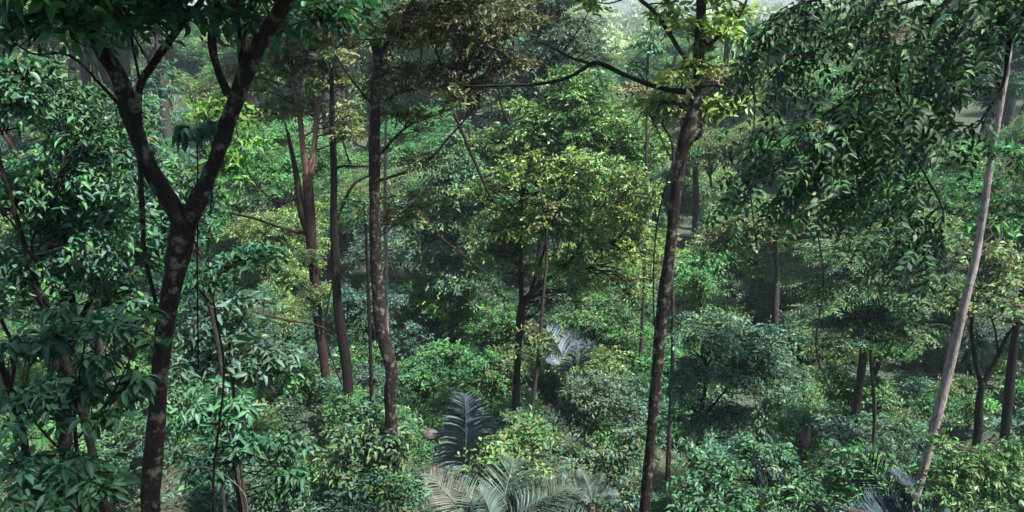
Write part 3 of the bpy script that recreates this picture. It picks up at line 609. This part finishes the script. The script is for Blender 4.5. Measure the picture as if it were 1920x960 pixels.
B('olive_tree', 'tall conical tree with olive top rising behind the domed tree', 'tree', Y=31, seed=33, lm='yellow', spec='small', bm='bark_dark',
  trunk=[(1085, 640, 18), (1085, 500, 16), (1090, 300, 10), (1095, 180, 6)], crown=[(1095, 175, 75, 50, 0, 12, 22), (1130, 240, 90, 60, 0, 15, 22), (1030, 230, 90, 60, 0, 14, 22), (1060, 160, 65, 40, 0, 9, 20), (1190, 300, 75, 60, 0, 12, 22), (950, 280, 80, 55, 0, 11, 20), (1090, 300, 100, 60, 0, 12, 20)], spec_over=dict(flat=.25), second=('green', .45))
B('grey_crown_tree', 'grey green rounded crown against the hazy gap at the top', 'tree', Y=40, seed=34, lm='grey', spec='small', spec_over=dict(flat=.3), bm='bark_dark',
  trunk=[(1010, 560, 14), (1020, 300, 12), (1040, 120, 8)], crown=[(1050, 60, 75, 50, 0, 13, 24), (1110, 105, 52, 50, 0, 10, 24), (1000, 110, 80, 50, 0, 12, 24), (1040, 20, 50, 32, 0, 8, 22), (960, 190, 90, 50, 0, 12, 22), (1130, 200, 50, 35, .3, 7, 20), (1000, -20, 90, 40, 0, 8, 20)])
B('blue_leaf_tree', 'pale mottled tree between the tall straight trunk and the domed tree', 'tree', Y=31, seed=35, lm='pale', spec='medium', bm='bark_grey',
  trunk=[(850, 620, 14), (860, 420, 12), (870, 300, 8)], limbs=[[(930, 370, 9), (900, 310, 8), (870, 250, 6)]],
  crown=[(870, 330, 90, 60, 0, 13, 20), (800, 420, 90, 60, 0, 12, 20), (900, 420, 70, 60, 0, 10, 20), (850, 500, 90, 50, 0, 10, 18), (880, 260, 60, 40, .4, 8, 18), (840, 560, 70, 30, 0, 6, 18)], spec_over=dict(dens=6), second=('teal', .5))
B('bright_bush', 'bright green bush lit by the sun right of the tall straight trunk', 'bush', Y=31, seed=36, lm='bright', spec='medium', bm='bark_grey', second=('lime', .4), spec_over=dict(dens=6),  # sunlit look put into the leaf colour by bright and lime tints
  trunk=[(810, 700, 10), (810, 620, 8)], crown=[(780, 525, 42, 22, 0, 6, 18), (830, 565, 62, 30, 0, 9, 20), (860, 600, 50, 24, 0, 6, 18), (770, 570, 34, 40, .4, 6, 16)])
B('vine_mound', 'rounded mound of creepers with a sunlit top behind the blue grey frond', 'creeper', Y=27, seed=37, lm='green', spec='small', bm='bark_grey',
  trunk=[(820, 800, 10), (825, 720, 8)], crown=[(815, 690, 62, 45, -.5, 11, 24), (870, 680, 52, 40, -.4, 9, 22), (800, 740, 60, 60, -.3, 10, 20), (880, 740, 60, 60, -.3, 9, 20), (920, 700, 40, 60, 0, 7, 18)], second=('lime', .16))
# right trunk
B('right_trunk_tree', 'tall dark trunk right of centre with a long bare limb reaching left', 'tree', Y=12, wf=.63, seed=38, lm='yellow', spec='small', bm='bark', parts=300, sides=16,
  trunk=[(1207, 965, 30), (1218, 850, 31), (1228, 740, 33), (1238, 620, 34), (1252, 500, 34), (1266, 380, 34), (1278, 290, 36), (1290, 250, 44), (1300, 205, 36), (1308, 150, 32), (1312, 70, 30), (1316, -20, 28), (1325, -160, 20)],
  limbs=[('bark_dark', [(1304, 172, 18), (1262, 170, 15), (1222, 160, 14), (1175, 142, 14), (1128, 120, 13), (1108, 120, 12), (1070, 143, 11), (1020, 156, 10), (940, 160, 8, .1), (870, 160, 7, .2), (840, 135, 5, .3), (830, 100, 4, .3)]),
         ('bark_dark', [(1118, 122, 8), (1075, 110, 8), (1040, 92, 6), (995, 70, 4)]),
         ('bark_grey', [(1300, 125, 14), (1275, 95, 14), (1250, 55, 13), (1225, 20, 12), (1190, -10, 11), (1140, -70, 8)]),
         [(1312, 105, 15), (1345, 70, 12), (1380, 40, 9), (1400, 0, 7), (1420, -60, 5)], [(1306, 165, 9), (1340, 160, 7), (1380, 172, 5)], [(1290, 262, 14), (1308, 258, 14), (1318, 238, 12), (1310, 228, 8)]],
  crown=[(1330, 60, 62, 48, 0, 6, 9), (1270, 25, 50, 35, .2, 3, 7), (1360, 30, 46, 44, .2, 4, 8), (1300, 130, 60, 26, 0, 4, 8), (1240, 200, 62, 28, .3, 6, 12), (1340, 200, 55, 30, .2, 5, 11), (1110, 5, 22, 10, 0, 2, 4), (1300, -120, 220, 80, 0, 12, 16)],
  second=('lime', .25))
B('brown_tree', 'brownish olive crown behind the upper part of the right trunk', 'tree', Y=20, seed=39, lm='brown', spec='small', bm='bark_grey', trunk=[(1262, 640, 10), (1258, 400, 9), (1262, 280, 7), (1240, 230, 5)], limbs=[[(1260, 300, 5), (1235, 250, 4), (1225, 230, 3)]],
  crown=[(1240, 190, 60, 30, 0, 8, 20), (1330, 150, 60, 40, 0, 6, 16), (1200, 170, 36, 24, 0, 4, 14)], second=('rust', .3))
B('light_green_tree', 'light green leafy tree in the hazy gap left of the right trunk', 'tree', Y=28, seed=40, lm='bright', spec='medium', bm='bark_grey', trunk=[(1210, 460, 8), (1212, 250, 7), (1215, 100, 5)],
  crown=[(1215, 85, 36, 34, 0, 7, 14), (1250, 40, 34, 34, 0, 5, 12), (1190, 130, 30, 24, 0, 4, 12)], second=('teal', .5))
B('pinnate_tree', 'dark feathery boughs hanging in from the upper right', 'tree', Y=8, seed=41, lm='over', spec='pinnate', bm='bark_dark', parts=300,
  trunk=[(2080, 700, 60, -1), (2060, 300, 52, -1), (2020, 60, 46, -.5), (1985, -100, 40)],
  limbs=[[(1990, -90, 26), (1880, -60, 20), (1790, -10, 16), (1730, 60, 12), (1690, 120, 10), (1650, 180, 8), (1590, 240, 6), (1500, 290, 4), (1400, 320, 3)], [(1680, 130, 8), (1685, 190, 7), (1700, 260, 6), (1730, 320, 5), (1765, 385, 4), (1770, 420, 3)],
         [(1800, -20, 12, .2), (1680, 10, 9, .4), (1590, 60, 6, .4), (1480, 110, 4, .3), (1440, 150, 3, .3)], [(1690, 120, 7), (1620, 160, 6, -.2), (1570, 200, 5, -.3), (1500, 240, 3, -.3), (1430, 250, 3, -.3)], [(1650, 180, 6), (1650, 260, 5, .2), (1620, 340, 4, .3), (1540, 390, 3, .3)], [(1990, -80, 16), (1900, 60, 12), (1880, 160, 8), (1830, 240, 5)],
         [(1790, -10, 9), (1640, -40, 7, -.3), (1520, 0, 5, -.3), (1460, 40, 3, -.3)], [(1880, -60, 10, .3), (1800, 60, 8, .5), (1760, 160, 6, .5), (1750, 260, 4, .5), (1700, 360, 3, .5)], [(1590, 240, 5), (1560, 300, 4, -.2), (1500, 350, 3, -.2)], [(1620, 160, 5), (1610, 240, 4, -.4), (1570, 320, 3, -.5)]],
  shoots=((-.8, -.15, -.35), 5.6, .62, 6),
  crown=[(1700, -100, 260, 50, 0, 14, 9), ('w', 6.3, 7.3, 22.4, 3.0, 2.8, .9, 14)],  # world-placed blob is unseen canopy added above to keep these boughs shaded
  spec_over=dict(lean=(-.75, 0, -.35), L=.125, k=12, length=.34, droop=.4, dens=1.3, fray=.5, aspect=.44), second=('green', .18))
B('pale_leaning_tree', 'pale grey trunk leaning on the right side of the picture', 'tree', Y=15, seed=42, lm='green', spec='medium', bm='bark_pale', sides=14, rough=.12, wf=.62,
  trunk=[(1703, 975, 26), (1735, 870, 27), (1762, 760, 27), (1782, 680, 27), (1808, 570, 26), (1828, 490, 23), (1842, 410, 20), (1856, 310, 19), (1872, 220, 19), (1890, 110, 18), (1905, 0, 16), (1915, -120, 12)],
  limbs=[('bark_grey', [(1795, 640, 5), (1785, 620, 4), (1760, 608, 3), (1700, 620, 2)]), [(1884, 170, 7), (1850, 110, 5), (1820, 60, 4)]],
  crown=[(1880, -20, 100, 70, 0, 8, 12), (1850, 420, 70, 30, 1, 6, 14), (1900, 300, 40, 40, 1, 4, 10)])
B('ferny_tree', 'tree with flat ferny sprays left of the pale leaning trunk', 'tree', Y=19, seed=43, lm='pale', spec='fern', bm='bark_grey', parts=300,
  trunk=[(1640, 780, 10), (1630, 640, 9), (1625, 520, 6)], crown=[(1600, 470, 90, 40, 0, 9, 8), (1700, 440, 80, 40, 0, 8, 8), (1540, 540, 80, 40, 0, 8, 8), (1660, 550, 90, 40, 0, 9, 8), (1760, 510, 60, 36, 0, 6, 8), (1700, 620, 80, 36, .3, 7, 8), (1590, 620, 70, 30, 0, 6, 8), (1640, 580, 80, 40, .8, 8, 8), (1760, 600, 50, 40, .8, 5, 8)], spec_over=dict(dens=6), second=('teal', .45))
B('round_teal_tree', 'dense tree of small glossy bluish leaves right of the right trunk', 'tree', Y=18, seed=44, lm='teal', spec='medium', bm='bark_dark', parts=300,
  trunk=[(1308, 920, 14), (1312, 800, 12), (1330, 680, 9)], limbs=[[(1312, 790, 7), (1370, 720, 6), (1420, 660, 4)]],
  crown=[(1330, 620, 90, 42, -.3, 12, 22), (1420, 640, 80, 42, -.2, 11, 22), (1300, 700, 70, 42, 0, 9, 20), (1390, 700, 90, 42, -.3, 12, 20), (1460, 710, 60, 50, .2, 8, 18), (1300, 780, 60, 50, 0, 7, 16), (1400, 790, 80, 40, 0, 8, 16)], spec_over=dict(L=.14, length=.42), second=('pale', .2))
B('emerald_tree', 'emerald green tree glimpsed right behind the right trunk', 'tree', Y=30, seed=45, lm='bright', spec='small', bm='bark_grey', trunk=[(1310, 700, 9), (1310, 600, 7)], crown=[(1300, 530, 36, 50, 0, 8, 20), (1330, 560, 34, 30, 0, 5, 18)])
B('stub_trunk_tree', 'short straight grey trunk in the middle of the ferny tree', 'tree', Y=23, seed=46, bm='bark_grey', lm='grey', spec='fern', trunk=[(1610, 730, 22), (1617, 680, 20), (1622, 620, 16), (1628, 540, 10)], spec_over=dict(dens=6), crown=[(1630, 540, 90, 50, 0, 8, 9), (1560, 600, 60, 36, 0, 5, 8), (1650, 620, 60, 30, .3, 5, 8)])
B('distant_trunk_tree', 'grey trunk showing behind leaves between the ferny tree and the right trunk', 'tree', Y=32, seed=47, bm='bark_grey', lm='olive', spec='small', trunk=[(1450, 640, 18), (1454, 570, 18), (1456, 500, 14), (1450, 420, 8)], crown=[(1420, 440, 70, 45, 0, 8, 18), (1490, 400, 60, 40, 0, 7, 18), (1350, 460, 50, 50, 0, 6, 18)])
B('forked_bush_tree', 'dark slim tree forking low down right of the pale leaning trunk', 'tree', Y=19, seed=48, bm='bark_dark', lm='pale', spec='small', trunk=[(1832, 820, 20), (1836, 760, 19), (1842, 715, 17)],
  limbs=[[(1842, 722, 14), (1870, 670, 12), (1888, 630, 9), (1915, 600, 7)], [(1840, 720, 13), (1826, 660, 11), (1822, 600, 9), (1840, 540, 6)], [(1872, 668, 6), (1866, 620, 5), (1850, 570, 4)]],
  crown=[(1850, 560, 90, 40, 0, 10, 20), (1900, 590, 50, 36, 0, 6, 18), (1780, 580, 50, 36, 0, 6, 18), (1860, 490, 70, 40, .4, 7, 18)], second=('rust', .25))
B('edge_trunk_tree', 'thick dark trunk at the right edge behind the forked slim tree', 'tree', Y=21, wf=.55, seed=49, bm='bark_dark', lm='green', spec='small', trunk=[(1882, 830, 30), (1895, 700, 28), (1908, 600, 26), (1925, 500, 22), (1935, 350, 16)], crown=[(1900, 400, 60, 50, 0, 7, 18), (1940, 300, 60, 60, 0, 6, 16)])
B('corner_bush', 'leafy light green bush in the lower right corner', 'bush', Y=12.5, seed=50, bm='bark_grey', lm='pale', spec='near', parts=300, trunk=[(1850, 1000, 10), (1850, 930, 8), (1840, 850, 5)],
  crown=[(1800, 860, 70, 44, 0, 8, 13), (1880, 850, 70, 44, .2, 8, 13), (1840, 920, 90, 44, -.3, 9, 13), (1760, 830, 36, 30, 0, 4, 10), (1900, 930, 60, 40, -.2, 6, 12)], spec_over=dict(L=.13, length=.4), second=('green', .4))
B('round_grey_bush', 'round dark bush with greyish top behind the thin double stems', 'bush', Y=22, seed=51, bm='bark_dark', lm='grey', spec='small', trunk=[(1120, 860, 9), (1120, 780, 7)],
  crown=[(1130, 740, 72, 42, 0, 13, 24), (1090, 780, 50, 50, 0, 8, 22), (1170, 790, 50, 50, 0, 8, 20)])
B('dim_bush', 'dull green bush left of the lower right trunk', 'bush', Y=17, seed=52, bm='bark_dark', lm='teal', spec='small', trunk=[(1150, 960, 8), (1150, 900, 6)], crown=[(1130, 870, 70, 44, 0, 9, 20), (1190, 820, 40, 50, .3, 6, 18), (1060, 850, 50, 34, .3, 6, 18), (1140, 930, 70, 34, -.3, 7, 16)], second=('olive', .4))
B('thicket_bush', 'tangled green bush between the right trunk and the big blue frond', 'bush', Y=15.5, seed=53, bm='bark_dark', lm='green', spec='small', trunk=[(1450, 980, 8), (1450, 920, 6)],
  crown=[(1330, 880, 70, 44, 0, 9, 20), (1430, 850, 70, 34, .3, 8, 18), (1500, 910, 70, 40, -.2, 9, 18), (1300, 940, 70, 36, -.3, 7, 16), (1400, 940, 60, 34, -.3, 7, 16), (1560, 860, 50, 34, .3, 6, 16)], second=('teal', .5))
B('upper_left_tree', 'pale mottled tree behind the upper left leaves', 'tree', Y=24, seed=54, bm='bark_grey', lm='teal', spec='medium', trunk=[(200, 700, 12), (150, 450, 10), (120, 250, 6)],
  crown=[(60, 180, 110, 70, 0, 12, 18), (180, 230, 90, 70, 0, 10, 18), (60, 330, 100, 70, 0, 10, 18), (300, 180, 60, 60, .5, 7, 16), (170, 380, 90, 70, 0, 9, 16), (60, 470, 100, 70, 0, 9, 16)])
0 and B('top_bough', 'green boughs hanging at the top between the forked tree and the straight one', 'bough', Y=14, seed=55, bm='bark_dark', lm='green', spec='near', root=True, trunk=[(560, 560, 9), (555, 300, 8), (575, 100, 7), (600, -40, 6)], crown=[(590, 25, 60, 26, 0, 6, 12), (520, 40, 50, 24, 0, 4, 10), (640, 10, 50, 24, 0, 4, 10)])
B('shade_bush', 'blue green bush in the gap between the thin trunk and the bright bush', 'bush', Y=30, seed=56, bm='bark_dark', lm='teal', spec='small', trunk=[(700, 800, 9), (700, 700, 7)], crown=[(680, 570, 70, 60, 0, 10, 20), (760, 640, 60, 60, 0, 8, 18), (660, 680, 50, 50, 0, 7, 18), (560, 700, 60, 50, -1, 8, 18)])
B('low_tree', 'mid green leafy tree low behind the domed tree trunk', 'tree', Y=29, seed=57, bm='bark_dark', lm='green', spec='small', trunk=[(1100, 760, 9), (1100, 640, 7)], crown=[(1130, 600, 80, 50, 0, 11, 22), (1180, 660, 60, 50, 0, 8, 20), (1100, 690, 60, 40, 0, 7, 18), (930, 600, 60, 70, 0, 8, 20), (1190, 560, 50, 50, .5, 6, 18)], second=('olive', .3))

# ================================================================== PALMS
def frond_mesh(seed, n=30, width=.42, droop=.5, rise=.0, ragged=.05, stem=.14):
    """unit frond along +X: curved rachis with two rows of narrow leaflets"""
    rg = np.random.default_rng(seed); s = np.linspace(0, 1, 9)
    def rach(t): return np.stack([t * (1 - .12 * t), 0 * t, rise * t - droop * t ** 2.2], -1)
    R = rach(s); V, T = tube(R, .012 * (1.15 - s), 5, 1); mb = MB(); mb.add(V, T)
    t = np.repeat(np.linspace(stem, .99, n), 2); side = np.tile([1, -1], n)
    P = rach(t); tan = unit(rach(np.clip(t + .01, 0, 1.2)) - P); B_ = np.array([0, 1., 0]) * side[:, None]; N = np.cross(tan, np.array([0, 1., 0])); N = -N
    env = np.sin(np.clip(t, 0, 1) ** .75 * np.pi * .93 + .12) ** .6 * width * .74 * (1 + rg.normal(0, ragged, len(t)))
    D = B_ * .9 + tan * (.35 + .5 * t[:, None]) + N * .12 - UP * .12 + rg.normal(0, .09, P.shape)
    V, T = leaves(P, D, N + B_ * -.25, env, np.full(len(t), .013) * (1.1 - .4 * t), 'strap'); mb.add(V, T)
    return mb.arrays()
def palm(name, label, px, py, Y, fronds, trunk_h=.6, seed=0, group=None):
    """fronds [(target px, py, dY, length scale, mesh kind, material, twist)] aim from the heart at a point"""
    rg = np.random.default_rng(seed); c = at(px, py, Y); gz = float(ground(c[0], c[1])) - .1
    base = np.array([c[0], c[1], gz]); o = tag(empty(name, base), label, 'palm', group)
    top = np.array([c[0], c[1], max(c[2], gz + .25)])
    link('trunk', tri_mesh('trunk', *tube([np.zeros(3), (top - base) * .5, top - base], [.12, .09, .07], 9, 4, .1, rg), smooth=True), M['bark'], o)
    for (tx, ty, dy, wd, dr, m, tw) in fronds:
        e = at(tx, ty, Y + dy); v = e - top; L = np.linalg.norm(v)
        me = tri_mesh('frond', *frond_mesh(int(rg.integers(1e6)), 46, wd, dr, dr * .8), smooth=True)
        f = link('frond', me, M[m], o, Vector(top - base))
        ax = Vector(v).normalized(); q = ax.to_track_quat('X', 'Z'); f.rotation_mode = 'QUATERNION'
        from mathutils import Quaternion
        f.rotation_quaternion = q @ Quaternion((1, 0, 0), rad(tw)); f.scale = (L * 1.12, L * 1.12, L * 1.12)
    return o
palm('palm', 'palm with grey green fronds fanning up from the bottom centre edge', 925, 1035, 11.5, [
    (806, 886, .5, .32, .30, 'frond_pink', -35), (962, 862, .9, .5, .26, 'frond', 8), (1062, 905, .7, .42, .35, 'frond', 35), (866, 900, .5, .42, .35, 'frond', -20), (1100, 970, .4, .4, .4, 'frond', 40),
    (765, 975, .2, .4, .4, 'frond', -45), (905, 915, .1, .46, .3, 'frond', -10), (1015, 925, 0, .46, .3, 'frond', 15), (925, 1100, -1.6, .36, .5, 'frond', 0)], seed=3)
palm('palm', 'single upright blue grey palm frond with drooping leaflets below the creeper mound', 868, 900, 19, [
    (874, 748, -.9, .40, .25, 'frond_blue', 180), (840, 860, .8, .3, .5, 'frond_blue', 0), (900, 868, .7, .3, .5, 'frond', 0)], seed=4)
palm('palm', 'palm with a big dark blue frond arching over at the lower right', 1720, 985, 13, [
    (1612, 852, 1.2, .52, .3, 'frond_dark', 150), (1680, 880, .6, .45, .4, 'frond_dark', 20), (1610, 960, -.6, .4, .4, 'frond_dark', -30), (1790, 960, .3, .35, .5, 'frond', 30)], seed=5)
palm('palm', 'small blue grey palm frond drooping left of the dark upright rock', 1425, 925, 16, [
    (1395, 848, .3, .5, .3, 'frond_dark', 165), (1425, 850, .8, .4, .3, 'frond_dark', 180), (1470, 880, .4, .3, .4, 'frond', 10)], seed=6)
palm('palm', 'silvery spiky palm crown right of the domed tree trunk', 1075, 735, 27, [
    (1030, 615, .5, .4, .3, 'frond_blue', -20), (1065, 608, 1.2, .4, .3, 'frond_blue', 0), (1105, 640, .5, .4, .4, 'frond_blue', 20), (1120, 690, .2, .35, .5, 'frond', 30), (1035, 670, -.6, .35, .5, 'frond_blue', -30), (1085, 650, -1.0, .4, .4, 'frond_blue', 180)], seed=7)
palm('palm', 'small grey fan of palm fronds right of the bottom centre palm', 1110, 945, 13.5, [
    (1090, 880, .4, .35, .6, 'frond', -10), (1130, 885, .4, .35, .6, 'frond', 15), (1160, 920, .2, .35, .6, 'frond', 30), (1070, 910, .1, .35, .6, 'frond', -30)], seed=9)

# ================================================================== ROCKS, LOGS
def rock(name, label, cat, px, py, Y, rx, ry, rz, seed, m='rock', pointy=0.0, tilt=0):
    rg = np.random.default_rng(seed); n, k = 22, 12
    th = np.linspace(0, 2 * np.pi, n, endpoint=False); ph = np.linspace(0.02, np.pi - .02, k)
    A, Bp = np.meshgrid(th, ph); u = np.stack([np.sin(Bp) * np.cos(A), np.sin(Bp) * np.sin(A), np.cos(Bp)], -1).reshape(-1, 3)
    q = np.ones(len(u)); 
    for _ in range(7):
        d = unit(rg.normal(size=3)); q -= .18 * np.clip(u @ d - .55, 0, 1) * 2
    q += rg.normal(0, .015, len(u)); V = u * q[:, None]
    if pointy: V[:, :2] *= (1 - pointy * np.clip(V[:, 2:], -.2, 1))
    V = V * np.array([rx, ry, rz]); V[:, 0] += V[:, 2] * math.tan(rad(tilt))
    i = (np.arange(k - 1)[:, None] * n + np.arange(n)[None]); j = (np.arange(k - 1)[:, None] * n + (np.arange(n) + 1)[None] % n)
    T = np.concatenate([np.stack([i, i + n, j], -1).reshape(-1, 3), np.stack([j, i + n, j + n], -1).reshape(-1, 3)])
    c = at(px, py, Y); o = link(name, tri_mesh(name, V, T, True), M[m], None, c); tag(o, label, cat); return o
rock('rock', 'dark upright pointed rock above the undergrowth at the lower right', 'rock', 1508, 818, 17.5, .17, .2, .5, 4, pointy=.95, tilt=10)
rock('boulder', 'rounded boulder capped with dry moss beside the foot of the reddish trunk', 'boulder', 572, 815, 24, .85, .7, .52, 5)
rock('pale_stone', 'small pale flat stone left of the upright blue grey frond', 'stone', 806, 812, 21, .26, .3, .18, 6)
B('fallen_log', 'pale fallen log poking out right of the small blue frond', 'log', Y=15.5, seed=60, bm='bark_pale', root=False, sides=9, trunk=[(1430, 880, 8), (1460, 882, 12), (1500, 905, 10)])
B('fallen_branch', 'bare pale branch lying under the big dark blue frond', 'branch', Y=12.6, seed=61, bm='bark_grey', root=False, sides=7, trunk=[(1580, 955, 12, -.3), (1640, 965, 14), (1700, 975, 12, .3)])
B('bare_branch', 'bare reddish branch crossing the shrub right of the forked tree', 'branch', Y=17, seed=62, bm='bark_red', root=False, sides=7, trunk=[(445, 570, 4), (480, 585, 8), (530, 598, 7), (600, 612, 5, .5), (640, 640, 3, 1)])

# hanging vines
def vine(pts, Y, label, wpx, seed):
    P, R = px_path([(a, b, wpx) for a, b in pts], Y); base = P[-1].copy()
    V, T = tube(P - base, R, 5, 6, .1, np.random.default_rng(seed)); o = link('vine', tri_mesh('vine', V, T, True), M['bark_dark'], None, base); tag(o, label, 'vine'); return o
vine([(850, 210), (880, 280), (915, 360), (930, 380)], 20, 'bare diagonal vine below the long bare limb, left of the domed tree', 6, 1)
vine([(935, 165), (940, 200), (955, 235)], 12.1, 'short vine dangling from the long bare limb', 4, 2)
vine([(820, 440), (870, 480), (915, 515)], 21, 'thin dark vine slanting toward the domed tree trunk', 4, 3)
vine([(240, 20), (250, 90), (262, 150)], 6.9, 'thin vine hanging beside the left arm of the forked tree', 5, 4)
vine([(1805, 50), (1815, 90), (1838, 130)], 8.2, 'thin dangling vine among the dark feathery boughs', 4, 5)

vine([(715, 60), (760, 150), (830, 190), (900, 150), (950, 60)], 21, 'slack vine looping below the brown olive crown', 3, 6)
vine([(1262, 300), (1232, 420), (1225, 560), (1235, 700)], 13, 'thin vine hanging close left of the right trunk', 3, 7)
vine([(440, 230), (470, 330), (530, 380), (590, 340)], 16, 'slack vine between the forked tree and the reddish trunk', 3, 8)
vine([(1400, 60), (1415, 200), (1405, 330), (1420, 470)], 17, 'long thin vine hanging in the gap right of the right trunk', 3, 9)
vine([(630, 500), (610, 620), (640, 720)], 21, 'short dark vine hanging between the reddish and the slim dark trunk', 3, 10)
vine([(1520, 380), (1545, 520), (1530, 650), (1560, 740)], 15, 'thin vine dropping from the dark feathery boughs', 3, 11)
vine([(90, 560), (100, 680), (80, 800)], 9, 'thin vine hanging behind the broadleaf sapling', 4, 12)

# ================================================================== AIR
def haze():
    x0, x1, y0, y1, z0, z1 = -3700, 3700, -70, 4300, -75, 500
    V = np.array([(x, y, z) for x in (x0, x1) for y in (y0, y1) for z in (z0, z1)], float)
    T = np.array([(0, 1, 3), (0, 3, 2), (4, 6, 7), (4, 7, 5), (0, 4, 5), (0, 5, 1), (2, 3, 7), (2, 7, 6), (0, 2, 6), (0, 6, 4), (1, 5, 7), (1, 7, 3)])
    m = bpy.data.materials.new('haze_air'); m.use_nodes = True; n = m.node_tree.nodes; n.remove(n['Principled BSDF'])
    v = n.new('ShaderNodeVolumePrincipled'); v.inputs['Color'].default_value = (.74, .87, 1, 1); v.inputs['Density'].default_value = HAZE
    m.node_tree.links.new(v.outputs[0], n['Material Output'].inputs['Volume'])
    o = link('haze', tri_mesh('haze', V, T), m); o['kind'] = 'stuff'
HAZE = .00032
haze()
